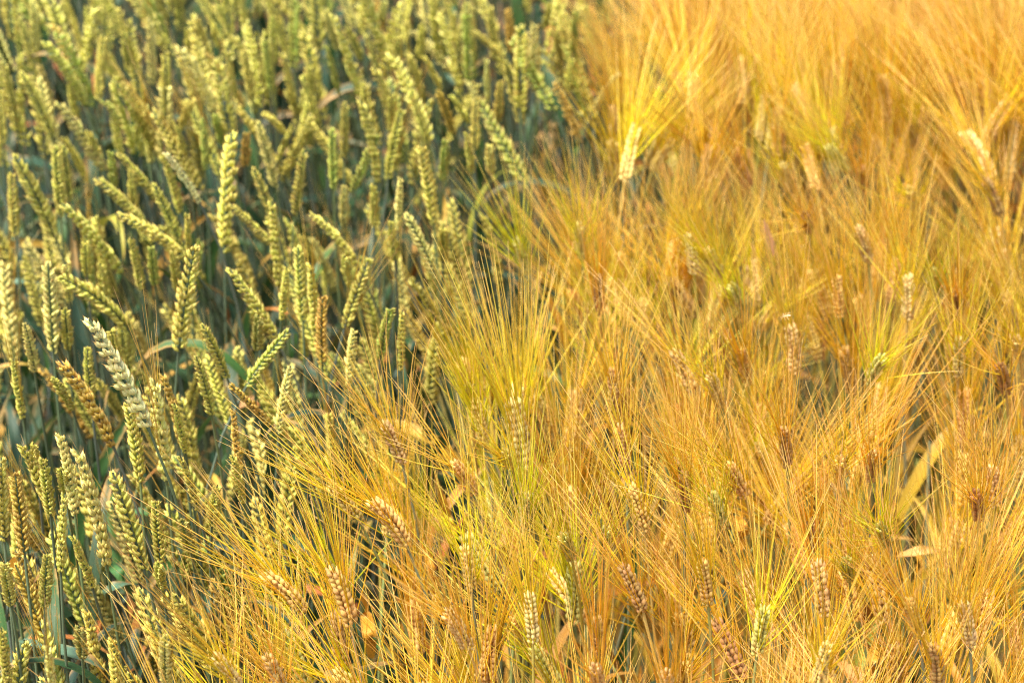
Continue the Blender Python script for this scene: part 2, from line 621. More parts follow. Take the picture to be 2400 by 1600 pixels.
LEAVES = []
for k, (L, W, a0, dr, tw) in enumerate([
        (.20, .014, .25, 1.9, .4), (.17, .012, .5, 1.4, -.8), (.24, .015, .2, 2.3, .9), (.15, .011, .15, .5, .3), (.19, .013, .7, 1.0, 1.6),
        (.22, .014, .12, .9, -1.4), (.13, .010, .9, 1.6, .5), (.18, .013, .3, 2.6, -.4)]):
    LEAVES.append(leaf_arrays(k, L, W, a0, dr, tw))
LEAF_ME = []
for A in LEAVES:
    mb = MB(); mb.add(*A); LEAF_ME.append(mb.mesh("leaf", M['leaf']))
UPRIGHT = [3, 5]

# ------------------------------------------------------------------ colours (linear)
WCOL = dict(g=(.40, .50, .07), y=(.68, .65, .11), p=(.95, .89, .36), o=(.54, .52, .07), b=(.60, .39, .05), l=(.82, .77, .22), d=(.34, .36, .07))
# barley: grain colour, awn colour
BCOL = dict(g=((.64, .60, .18), (.84, .78, .02)), y=((.78, .62, .20), (.93, .76, .015)), o=((.80, .53, .16), (.95, .64, .02)),
            t=((.78, .54, .22), (.95, .62, .05)), b=((.52, .31, .11), (.95, .60, .03)), p=((.82, .68, .27), (.94, .73, .03)))
STEM_W = [(.055, .10, .055), (.075, .13, .06), (.11, .16, .05), (.09, .13, .10)]
STEM_B = [(.46, .40, .05), (.24, .28, .08), (.52, .36, .08), (.34, .34, .08), (.20, .24, .13)]
LEAF_G = [(.024, .068, .026), (.04, .10, .022), (.04, .08, .035), (.028, .07, .04)]
LEAF_D = [(.50, .23, .03), (.56, .29, .045), (.42, .17, .025), (.50, .31, .03), (.32, .30, .03)]
LEAF_R = [(.42, .16, .04), (.50, .30, .06)]


def vary(c, a=.10):
    k = 1 + random.uniform(-a, a)
    return tuple(max(0.0, min(.9, x * k * (1 + random.uniform(-a, a) * .4))) for x in c)


def ear_matrix(B, T, L, unit, jit=0.0):
    D = (T - B).normalized()
    X = Vector((0, 0, -1)) - D * (-D.z)
    if X.length < .12:
        X = Vector((D.x, D.y, 0)) if Vector((D.x, D.y, 0)).length > .02 else Vector((-1, .3, 0))
        X = X - D * X.dot(D)
    X.normalize()
    if jit: X = Quaternion(D, jit) @ X
    Y = D.cross(X)
    sc = L / unit
    m = Matrix(((X.x, Y.x, D.x, B.x), (X.y, Y.y, D.y, B.y), (X.z, Y.z, D.z, B.z), (0, 0, 0, 1)))
    return m @ Matrix.Scale(sc, 4), X, D


def stem_points(B, tan, foot, K=12):
    P0, P1 = B, B - tan * .16
    P3 = foot; P2 = foot + Vector((0, 0, B.z * .45))
    return [((1 - u) ** 3) * P0 + 3 * u * (1 - u) ** 2 * P1 + 3 * u * u * (1 - u) * P2 + u ** 3 * P3 for u in [k / (K - 1) for k in range(K)]]


def stem_curve(B, D, X, theta, ln):
    tan = (D * math.cos(theta / 2) - X * math.sin(theta / 2)).normalized()
    lean = Vector((D.x, D.y, 0))
    foot = Vector((B.x, B.y, 0)) - lean * (.10 + .06 * random.random()) + Vector((random.uniform(-.02, .02), random.uniform(-.02, .02), 0))
    return stem_points(B, tan, foot), foot


def stem_arrays(pts, off, r_top, r_low, S=6):
    P = np.array([[list(p - off) for p in pts]])
    K = len(pts)
    rad = np.linspace(r_top, r_low, K)[None]
    return tubes(P, rad, S)


def add_leaves(root, pts, foot, n, dry, zr, near):
    K = len(pts)
    for _ in range(n):
        f = random.uniform(*zr)                       # share of the stem counted from the ear down
        i = min(K - 2, int(f * (K - 1)))
        p = pts[i].lerp(pts[i + 1], f * (K - 1) - i)
        k = random.choice(UPRIGHT) if (dry and random.random() < .55) else random.randrange(len(LEAF_ME))
        m = Matrix.Translation(p - foot) @ Matrix.Rotation(random.uniform(0, 2 * math.pi), 4, 'Z') @ Matrix.Rotation(random.uniform(-.2, .2), 4, 'X') @ Matrix.Scale(random.uniform(.5, .75) if dry else random.uniform(.55, .85), 4)
        if dry: c = random.choice(LEAF_D if random.random() < .85 else LEAF_R)
        else:
            q = random.random(); c = random.choice(LEAF_G) if q < .88 else random.choice(LEAF_R) if q < .94 else (.36, .34, .05)
        obj("leaf", LEAF_ME[k], root, m, vary(c, .2))


N_IND = dict(w=0, b=0)
GROUP = dict(w='wheat plants standing in the green crop', b='barley plants standing in the golden crop')
RECORDS = []


def plant(kind, B, T, L, code, near, var=None, label=None, group=None, jit=0.0, awned=False, leaves=None):
    wheat = kind == 'w'
    if wheat:
        v = var or random.choice(W_AWNED if awned else W_PLAIN)
        unit = EAR_W; ecol = vary(WCOL[code]); acol = vary((.62, .46, .06)); scol = vary(random.choice(STEM_W), .15)
    else:
        v = var or random.choice(BV)
        unit = EAR_B; ecol = vary(BCOL[code][0]); acol = vary(BCOL[code][1], .08)
        scol = vary(random.choice(STEM_B), .15)
    mw, X, D = ear_matrix(B, T, L, unit, jit)
    pts, foot = stem_curve(B, D, X, v.theta, L)
    root = bpy.data.objects.new("wheat_plant" if wheat else "barley_plant", None)
    root.empty_display_size = .02
    COL.objects.link(root); root.location = foot
    V, F, t, s, n = stem_arrays(pts, foot, .00095, .0019 if wheat else .0017)
    mb = MB(); mb.add(V, F, t, s)
    obj("stem", mb.mesh("stem", M['stem']), root, None, scol)
    loc = Matrix.Translation(-foot) @ mw
    ear = obj("ear", v.rachis, root, loc, scol if wheat else ecol)
    if near:
        meshes = SPIKELETS if wheat else GR_MESHES
        nm = "spikelet" if wheat else "grain"
        for (M3, pos, sc), k in zip(v.lay, v.pick):
            m = Matrix(M3.tolist()).to_4x4(); m.translation = Vector(pos.tolist())
            obj(nm, meshes[int(k)], ear, m @ Matrix.Scale(float(sc), 4), ecol)
    else:
        g = obj("spikelets" if wheat else "grains", v.joined, ear, Matrix.Identity(4), ecol); g["kind"] = "stuff"
    if v.awns is not None:
        a = obj("awns", v.awns, ear, Matrix.Identity(4), acol); a["kind"] = "stuff"
    if wheat: add_leaves(root, pts, foot, random.choice((1, 2, 2, 3)) if leaves is None else leaves, False, (.22, .75), near)
    else: add_leaves(root, pts, foot, random.choice((1, 1, 2, 2)) if leaves is None else leaves, True, (.36, .8), near)
    tag(root, label, "wheat" if wheat else "barley", GROUP[kind])
    a, b = project(B), project(T)
    RECORDS.append(dict(o=root, k=kind, code=code, x=(a[0] + b[0]) / 2, y=(a[1] + b[1]) / 2, dx=b[0] - a[0], dy=a[1] - b[1], awned=awned, near=near, lm=None))
    N_IND[kind] += 1
    return root


# ------------------------------------------------------------------ ears read off the photograph
TX = {0: 0.0, 1: 800.0, 2: 1600.0}; TY = {0: 0.0, 1: 533.0, 2: 1066.0}
# (column, row, tip x, tip y, base x, base y, colour, extra)  in crops of 2.94 times the photograph
WHEAT = [
    (0,0,385,685,730,1190,'l',''),(0,0,290,270,600,740,'y',''),(0,0,715,225,680,700,'y',''),(0,0,265,430,360,800,'l',''),(0,0,20,420,120,900,'y',''),
    (0,0,140,490,370,960,'y',''),(0,0,830,600,1060,1040,'o',''),(0,0,1145,340,1150,820,'y',''),(0,0,1160,800,1270,1150,'y',''),(0,0,1310,460,1390,780,'y',''),
    (0,0,1290,190,1310,450,'o',''),(0,0,1560,330,1640,780,'y',''),(0,0,1600,890,1550,1750,'y',''),(0,0,1130,1035,1385,1410,'p',''),(0,0,1110,1040,1250,1480,'o',''),
    (0,0,810,1050,1100,1400,'o',''),(0,0,1050,1260,1250,1700,'y',''),(0,0,650,1220,1030,1600,'y',''),(0,0,410,1390,850,1897,'y',''),(0,0,780,1470,1290,1800,'y','c'),
    (0,0,90,1060,390,1657,'y',''),(0,0,80,1170,110,1640,'y',''),(0,0,760,1030,790,1300,'g',''),(0,0,1770,830,1900,1300,'l',''),(0,0,1740,1150,1900,1560,'y',''),
    (0,0,1810,780,1960,920,'y',''),(0,0,2020,860,1920,1100,'y',''),(0,0,2100,1030,2030,1500,'o',''),(0,0,2080,20,1990,370,'y',''),(0,0,1940,350,2050,800,'y',''),
    (0,0,2080,510,2200,900,'y',''),(0,0,1880,90,1890,450,'y',''),(0,0,1820,260,1870,640,'g',''),(0,0,1460,150,1500,330,'y',''),(0,0,1350,120,1420,420,'y',''),
    (0,0,1680,340,1740,700,'y',''),(0,0,1030,120,1050,600,'l',''),(0,0,2290,880,2300,1320,'g',''),(0,0,1580,1400,1870,1690,'y',''),(0,0,2110,1460,2470,1850,'y','c'),
    (0,0,1870,1370,1920,1990,'y',''),(0,0,1330,680,1240,900,'y',''),(0,0,440,1000,480,1400,'o',''),(0,0,2130,450,2150,650,'y',''),(0,0,600,900,720,1170,'y',''),
    (0,0,1400,800,1420,1180,'g',''),(0,0,600,30,620,420,'y',''),(0,0,230,0,250,400,'l',''),(0,0,900,1150,930,1500,'y',''),(0,0,380,1000,420,1500,'y',''),
    (0,0,0,600,20,1000,'y',''),(0,0,850,200,900,520,'y',''),(0,0,1220,850,1290,1180,'o',''),(0,0,2230,60,2330,350,'l',''),(0,0,480,560,530,900,'y',''),
    (0,0,1480,780,1540,1000,'g',''),(0,0,1700,900,1690,1150,'b',''),(0,0,2240,300,2340,660,'g',''),
    (0,1,370,330,900,730,'y','C'),(0,1,600,610,1030,1400,'p',''),(0,1,330,230,370,880,'l',''),(0,1,1350,90,1230,860,'y',''),(0,1,1570,270,1910,780,'y',''),
    (0,1,900,60,980,440,'y',''),(0,1,1040,120,1070,400,'g',''),(0,1,2010,690,1690,1110,'g',''),(0,1,2010,940,1920,1440,'l',''),(0,1,1580,1080,1880,1380,'b',''),
    (0,1,1350,880,1460,1300,'y',''),(0,1,1390,660,1570,1050,'o',''),(0,1,400,900,790,1530,'b',''),(0,1,360,1030,500,1260,'o',''),(0,1,600,800,630,1200,'y',''),
    (0,1,90,890,160,1330,'y','a'),(0,1,170,660,240,1000,'l',''),(0,1,870,1180,970,1780,'y',''),(0,1,1060,1030,1150,1770,'l','a'),(0,1,1110,990,1250,1500,'b',''),
    (0,1,2050,120,2090,680,'y',''),(0,1,2140,230,2180,800,'y','a'),(0,1,2230,450,2220,950,'b',''),(0,1,1980,260,1940,650,'y',''),(0,1,400,1390,520,2000,'l',''),
    (0,1,520,1500,740,2360,'l',''),(0,1,130,1470,370,2010,'o',''),(0,1,1600,1230,1650,1720,'b',''),(0,1,760,690,830,1000,'y',''),(0,1,460,230,480,520,'l',''),
    (0,1,450,560,470,850,'y',''),(0,1,1190,150,1230,450,'y',''),(0,1,590,90,600,330,'y',''),(0,1,690,240,720,480,'y',''),(0,1,1780,600,1770,850,'d',''),
    (0,1,1200,1200,1280,1560,'y',''),(0,1,230,1480,260,1700,'y',''),(0,1,1290,-100,1300,200,'y',''),
    (0,2,450,250,420,830,'y',''),(0,2,490,540,640,920,'o',''),(0,2,770,100,1000,810,'y',''),(0,2,1070,290,1110,760,'o',''),(0,2,1240,0,1370,390,'o',''),
    (0,2,30,730,80,1040,'y',''),(0,2,330,660,310,1050,'o',''),(0,2,330,1310,370,1760,'l','a'),(0,2,1140,1250,1150,1600,'l','a'),(0,2,100,90,170,690,'b',''),
    (0,2,10,0,30,600,'y',''),(0,2,1600,0,1680,340,'y',''),(0,2,1500,200,1460,490,'o',''),(0,2,10,1180,60,1600,'o',''),(0,2,540,1180,570,1400,'d',''),
    (0,2,420,100,460,300,'y',''),(0,2,1250,450,1320,680,'d',''),(0,2,290,0,350,420,'y',''),(0,2,1090,740,1120,920,'o',''),
    (1,0,30,180,140,420,'y',''),(1,0,160,210,270,520,'l',''),(1,0,220,450,430,990,'y',''),(1,0,560,160,540,420,'y',''),(1,0,560,380,690,620,'y',''),
    (1,0,660,620,770,920,'b',''),(1,0,610,0,770,300,'y',''),(1,0,870,0,820,300,'l',''),(1,0,1150,60,1170,380,'b',''),(1,0,900,210,1110,390,'y',''),
    (1,0,1330,140,1340,640,'l',''),(1,0,1270,230,1260,500,'y',''),(1,0,1590,390,1560,640,'y',''),(1,0,1910,500,1730,780,'l',''),(1,0,1680,30,1760,420,'y',''),
    (1,0,1460,10,1400,200,'y',''),(1,0,750,650,880,850,'y',''),(1,0,470,610,600,1000,'y',''),(1,0,1000,400,1010,720,'l',''),(1,0,1100,540,1080,850,'y',''),
    (1,0,260,910,70,1330,'g',''),(1,0,540,980,640,1560,'y',''),(1,0,20,1260,20,1560,'l',''),(1,0,410,1210,390,1600,'l',''),(1,0,150,550,160,900,'y',''),
    (1,0,390,250,400,500,'y',''),(1,0,440,1460,670,1940,'l',''),(1,0,1020,990,1030,1200,'l',''),(1,0,300,0,270,220,'l',''),(1,0,720,950,700,1250,'g',''),
    (1,0,1480,200,1520,470,'o',''),(1,0,900,20,910,450,'l',''),(1,0,1020,40,1060,420,'y',''),(1,0,220,1260,230,1560,'y',''),(1,0,930,650,920,1050,'y',''),
    (1,0,860,900,900,1200,'y',''),(1,0,340,640,360,1000,'o',''),(1,0,30,700,20,1100,'o',''),(1,0,1620,60,1600,360,'g',''),
    (1,1,200,190,20,700,'y','a'),(1,1,350,540,270,900,'g',''),(1,1,420,560,410,1000,'y',''),(1,1,90,680,50,1100,'l',''),(1,1,700,0,700,230,'o',''),(1,1,20,190,50,400,'y',''),
    (1,1,340,-60,370,230,'y',''),
]
BARLEY = [
    (1,1,290,1350,420,1630,'t',3),(1,1,1180,1180,1260,1660,'p',0),(1,1,920,1200,990,1500,'y',9),(1,1,1770,330,1780,600,'b',2),(1,1,1640,-20,1660,220,'y',7),
    (1,1,1870,980,1880,1280,'b',5),(1,1,2290,850,2430,1150,'t',1),(1,1,1910,1370,1960,1660,'t',5),(1,1,1200,90,1290,330,'g',11),(1,1,880,1080,900,1250,'g',2),
    (2,1,40,40,80,320,'p',2),(2,1,170,150,260,340,'y',0),(2,1,330,400,420,590,'g',8),(2,1,1060,330,1080,620,'o',2),(2,1,1550,330,1550,640,'p',4),
    (2,1,1200,0,1280,250,'t',3),(2,1,740,670,770,1010,'t',12),(2,1,400,840,450,1080,'o',0),(2,1,1380,890,1280,1090,'g',10),(2,1,1910,770,1900,1040,'y',7),
    (2,1,2180,950,2230,1150,'b',10),(2,1,690,1380,720,1650,'b',1),(2,1,180,1020,270,1240,'y',8),(2,1,1880,440,1900,600,'b',0),(2,1,2300,770,2330,920,'y',5),
    (2,1,1310,1560,1300,1750,'t',3),(2,1,1740,300,1760,480,'g',9),
    (1,2,770,50,910,270,'t',10),(1,2,200,310,450,620,'o',6),(1,2,850,640,900,940,'y',7),(1,2,1280,270,1280,540,'g',0),(1,2,1990,210,2090,530,'o',3),
    (1,2,1940,760,2080,1080,'b',1),(1,2,1290,940,1320,1290,'p',0),(1,2,720,1080,880,1340,'t',5),(1,2,1770,1120,1780,1400,'b',2),(1,2,1520,560,1590,720,'g',8),
    (1,2,1820,510,1810,680,'g',2),(1,2,2300,40,2345,330,'b',5),(1,2,1740,1460,1780,1650,'t',8),(1,2,2240,1490,2260,1700,'t',2),(1,2,1130,-10,1180,80,'y',12),
    (0,2,1820,820,2100,1080,'o',6),(0,2,2260,200,2480,460,'y',3),(0,2,1490,1390,1660,1620,'p',9),(0,2,1840,1390,1970,1660,'t',7),(0,2,2285,780,2420,1180,'o',1),
    (2,2,310,60,430,290,'o',1),(2,2,200,270,290,510,'g',4),(2,2,0,130,20,390,'b',8),(2,2,130,720,175,1030,'o',2),(2,2,570,1040,510,1380,'g',7),
    (2,2,1000,1310,930,1600,'p',4),(2,2,920,720,970,1110,'t',8),(2,2,900,450,890,660,'b',2),(2,2,1410,830,1490,980,'b',12),(2,2,1550,1010,1630,1260,'o',3),
    (2,2,1930,1010,1980,1320,'t',0),(2,2,2130,80,2150,360,'t',1),(2,2,2010,260,2040,450,'b',5),(2,2,1720,1310,1750,1600,'b',6),(2,2,1360,490,1410,620,'g',11),
    (2,2,1130,720,1150,850,'g',2),(2,2,1080,30,1090,150,'y',8),
    (2,0,360,1040,460,1300,'b',9),(2,0,690,1130,720,1300,'p',1),(2,0,1230,1150,1250,1320,'b',0),(2,0,1780,650,1830,800,'b',6),(2,0,2080,1240,2190,1500,'b',3),
    (2,0,920,1000,960,1100,'b',6),(2,0,1500,340,1520,430,'b',2),(2,0,840,1480,870,1600,'b',4),(2,0,1560,1300,1600,1440,'y',7),
]


XB = [(-700, 1780), (0, 1520), (300, 1440), (480, 1320), (600, 1170), (900, 960), (1100, 780), (1350, 590), (1600, 420), (2300, 60)]


def border(py):
    for (y0, x0), (y1, x1) in zip(XB, XB[1:]):
        if py <= y1: return x0 + (x1 - x0) * (py - y0) / (y1 - y0)
    return XB[-1][1]


# the plants one finds first: (label, what the labels of their neighbours call them)
LM = {
    (0,1,600,610): ("plump cream wheat ear leaning left, the palest and largest in the green crop", "plump cream ear"),
    (0,1,370,330): ("long curved yellow-green wheat ear arching left just above the plump cream ear", "long arching ear"),
    (0,1,330,230): ("upright creamy wheat ear beside the tip of the long arching ear", "upright creamy ear"),
    (0,0,1130,1035): ("short bright pale wheat ear slanting left over a dark gap in the green crop", "short bright ear"),
    (0,0,1600,890): ("tall slim yellow-green wheat ear tilting right beside the short bright ear", "tall slim ear"),
    (0,0,385,685): ("long pale wheat ear with a whitish tip slanting left in the upper left", "white-tipped wheat ear"),
    (0,1,2010,690): ("green wheat ear leaning far right over dark leaves near the barley", "far-leaning green ear"),
    (0,1,2010,940): ("pale green upright wheat ear where the first barley awns cross it", "pale ear behind the awns"),
    (0,1,400,900): ("brown-gold withered wheat ear slanting left, left of the plump cream ear", "brown-gold wheat ear"),
    (0,1,1350,90): ("large yellow-green wheat ear with bristly tip above a bare blue-green stem", "large bristle-tipped ear"),
    (0,2,450,250): ("stout wheat ear with round beige kernels down its middle, near the lower left corner", "round-kernelled ear"),
    (0,1,520,1500): ("long wheat ear with dark-striped plump husks right of the round-kernelled ear", "striped-husk ear"),
    (0,2,770,100): ("slanting yellow-green wheat ear with spiky husk tips, right of the striped-husk ear", "spiky slanting ear"),
    (0,2,330,1310): ("pale wheat ear with long awns cut by the bottom edge of the photo", "awned ear at the bottom"),
    (1,0,1910,500): ("pale wheat ear leaning right, astray among the barley awns near the top", "astray wheat ear"),
    (1,0,260,910): ("fresh green wheat ear leaning right, greenest in the middle of the crop", "fresh green ear"),
    (1,1,200,190): ("wheat ear with split bristly tip leaning right, last before the barley", "split-tipped ear"),
    (0,0,2080,20): ("blurred wheat ear leaning right at the top edge above a left-leaning one", "right-leaning top ear"),
    (1,0,1590,390): ("small golden-green wheat ear standing just behind the barley awns near the top", "small golden-green ear"),
    (1,0,1330,140): ("pale upright blurred wheat ear in the back rows beside a violet shadow", "pale back-row ear"),
    (0,0,715,225): ("blurred yellow-green wheat ear standing as a spire above its neighbours, upper left", "spire-like ear"),
    (1,0,220,450): ("long sharp-edged wheat ear slanting left in the upper middle of the crop", "long slanting ear"),
    (0,1,1570,270): ("yellow-green wheat ear slanting left beside a broad green leaf", "ear beside the broad leaf"),
    (0,1,2230,450): ("rusty orange-tipped wheat ear in the cluster left of the split-tipped ear", "rusty-tipped ear"),
    (0,2,1820,820): ("large tan barley ear nodding left with a wide fan of awns, lower left", "large nodding barley ear"),
    (0,2,2285,780): ("upright barley ear greenish at its foot, right of the large nodding one", "green-footed barley ear"),
    (1,2,200,310): ("slanting barley ear with two bright rows of grains beside an orange leaf", "two-rowed slanting barley"),
    (1,2,770,50): ("squat tan barley ear with many side grains over a dark green gap", "squat tan barley ear"),
    (1,2,850,640): ("golden barley ear with a dark speck on its tip, below the squat one", "speck-tipped barley ear"),
    (1,2,1290,940): ("plump pale barley ear standing upright low in the middle", "plump pale barley ear"),
    (1,1,1180,1180): ("pale barley ear with white husk tips below the yellow-green fan", "white-husked barley ear"),
    (1,1,2290,850): ("braided tan barley ear where long straw-coloured awns meet, right of centre", "braided tan barley ear"),
    (2,1,740,670): ("tall tan barley ear with a small pale insect sitting above it", "insect-topped barley ear"),
    (2,1,400,840): ("rounded barley ear with cream tip beside an upright yellow leaf", "rounded cream-tipped barley"),
    (2,1,1550,330): ("pale straw barley ear under a dense bright yellow fan of awns", "pale straw barley ear"),
    (2,1,1380,890): ("lime-green barley ear with whitish tip pointing at the viewer", "lime-green barley ear"),
    (2,1,2180,950): ("dark brown bunched barley ear near the right edge above shadow", "dark bunched barley ear"),
    (2,1,690,1380): ("barley ear with a withered dark brown top, below the insect-topped one", "withered-topped barley"),
    (2,2,310,60): ("plump orange barley ear with round grains above a curled orange leaf", "plump orange barley ear"),
    (2,2,130,720): ("rounded upright barley ear with beaded tan grains, lower right of centre", "beaded upright barley"),
    (2,2,570,1040): ("greenish gold barley ear with dense green awns, low in the right half", "greenish gold barley ear"),
    (2,2,1000,1310): ("straw-coloured barley ear leaning right at the bottom edge", "bottom straw barley ear"),
    (2,2,1930,1010): ("broad tan barley ear with white tip near the lower right corner", "corner tan barley ear"),
    (2,2,2130,80): ("top-heavy tan barley ear with purplish husks near the right edge", "purplish barley ear"),
    (1,1,1640,-20): ("brown narrow barley ear at the foot of the bright yellow fan", "narrow brown barley ear"),
    (2,0,690,1130): ("blurred straw barley ear with whitish tip among orange awns, upper right", "blurred straw barley ear"),
    (2,0,360,1040): ("blurred brown barley ear slanting left, left of the blurred straw one", "blurred brown barley ear"),
    (2,0,2080,1240): ("blurred brown braided barley ear near the right edge, upper half", "right-edge braided barley"),
    (2,0,1780,650): ("dark blurred barley ear high on the right among orange awns", "dark back-row barley ear"),
    (1,2,1940,760): ("brown beaded barley ear leaning left, left of the beaded upright one", "left-leaning beaded barley"),
    (1,2,1990,210): ("orange barley ear at the foot of a broad ribbon of orange awns", "ribbon-topped barley ear"),
}


def native(c, r, x, y):
    return TX[c] + x / 2.94, TY[r] + y / 2.94


placed = {'w': [], 'b': []}


def place(kind, tx, ty, bx, by, code, near, var=None, awned=False, zb=None, label=None, group=None, jit=None):
    """a plant whose ear runs between two points of the photograph, at the height of the stand"""
    z = (0.825 if kind == 'w' else 0.815) if zb is None else zb
    B = on_plane(bx, by, z)
    dist = (B - C0).length
    app = math.hypot(tx - bx, ty - by) / FPX * dist
    full = EAR_W if kind == 'w' else EAR_B
    L = max(full * .72, min(full * 1.28, app / .84))
    T = solve_tip(B, tx, ty, L)
    placed[kind].append((0.5 * (tx + bx), 0.5 * (ty + by)))
    return plant(kind, B, T, L, code, near, var, label, group, random.uniform(-.4, .4) if jit is None else jit, awned)


for i, (c, r, tx, ty, bx, by, code, ex) in enumerate(WHEAT):
    tx, ty = native(c, r, tx, ty); bx, by = native(c, r, bx, by)
    var = WV[6] if 'C' in ex else WV[3] if 'c' in ex else None
    place('w', tx, ty, bx, by, code, by > 380, var, 'a' in ex, .825 + random.uniform(-.015, .015) + (.06 if code == 'p' else 0))
    RECORDS[-1]['lm'] = LM.get((c, r) + tuple(WHEAT[i][2:4]))
for i, (c, r, tx, ty, bx, by, code, vi) in enumerate(BARLEY):
    tx, ty = native(c, r, tx, ty); bx, by = native(c, r, bx, by)
    place('b', tx, ty, bx, by, code, by > 480, BV[vi], False, .815 + random.uniform(-.012, .012))
    RECORDS[-1]['lm'] = LM.get((c, r) + tuple(BARLEY[i][2:4]))

# ------------------------------------------------------------------ the stand between and behind them
cand = {'w': [], 'b': []}
BRIGHT = [(277, 875), (118, 735)]      # the cream ears stand free of their neighbours
cell = {}
tries = 0
while tries < 14000:
    tries += 1
    y = random.uniform(.95, 3.05); x = random.uniform(-.32, .32) * (y + .15) / 1.1
    z = .80 + random.uniform(-.05, .03)
    px, py, f = project((x, y, z))
    py0 = project((x, y, z))[0:2]; cw = .041 if py0[0] < border(py0[1]) - 30 else .035 if py0[1] < 300 else .040
    k = (int(x / cw), int(y / cw))
    if k in cell or py > 2050: continue
    bo = border(py) + random.gauss(0, 30)
    kind = 'w' if px < bo - 50 else 'b' if px > bo + 40 else None
    if kind is None: continue
    # the hand-placed ears keep the room in front of them
    if py > 380 and random.random() < (.66 if kind == 'w' else .93) * min(1, (py - 380) / 220): continue
    if kind == 'w' and any(-130 < px - a < 70 and -60 < py - b < 230 for a, b in BRIGHT): continue
    near_hand = any(abs(px - a) < 26 and abs(py - 30 - b) < 45 for a, b in placed[kind]) if py > -50 else False
    if near_hand: continue
    cell[k] = 1
    cand[kind].append((py, px, Vector((x, y, z - (.09 if py > 450 else 0)))))


def lean_dir(kind, px, py):
    if kind == 'w':
        lx, ly = random.gauss(-.18, .22), random.gauss(-.05, .2)
    else:
        lx, ly = random.gauss(-.40 if py < 300 else -.30 if px < 1500 or random.random() < .5 else .1, .27), random.gauss(-.02, .25)
    return Vector((lx, ly, 1)).normalized()


def fill_code(kind, px, py):
    q = random.random()
    if kind == 'w':
        return 'y' if q < .5 else 'o' if q < .7 else 'l' if q < .85 else 'g' if q < .95 else 'b'
    edge = (px - border(py)) / 500
    if edge < .4 and py < 450: q = max(q, .36)
    if px > 1500 and py > 900: q = .3 + q * .7
    if py < 330: q = .45 + q * .55
    if q < .35 - .15 * edge: return 'g'
    if q < .62 - .2 * edge: return 'y'
    return 'o' if q < .85 else 't' if q < .95 else 'b'


STUFF = {'w': [], 'b': []}
for kind in 'wb':
    room = 298 - N_IND[kind]
    lst = sorted(cand[kind], key=lambda a: -a[0])
    vis = [a for a in lst if -60 < a[0] < 1680 and -40 < a[1] < 2440]
    rest = [a for a in lst if not (-60 < a[0] < 1680 and -40 < a[1] < 2440)]
    for a in vis[:room]:
        py, px, B = a
        D = lean_dir(kind, px, py)
        L = (EAR_W if kind == 'w' else EAR_B * .88) * random.uniform(.8, 1.12)
        plant(kind, B, B + D * L, L, fill_code(kind, px, py), False, jit=random.uniform(-1, 1), awned=(kind == 'w' and random.random() < .28))
    STUFF[kind] = vis[room:] + rest

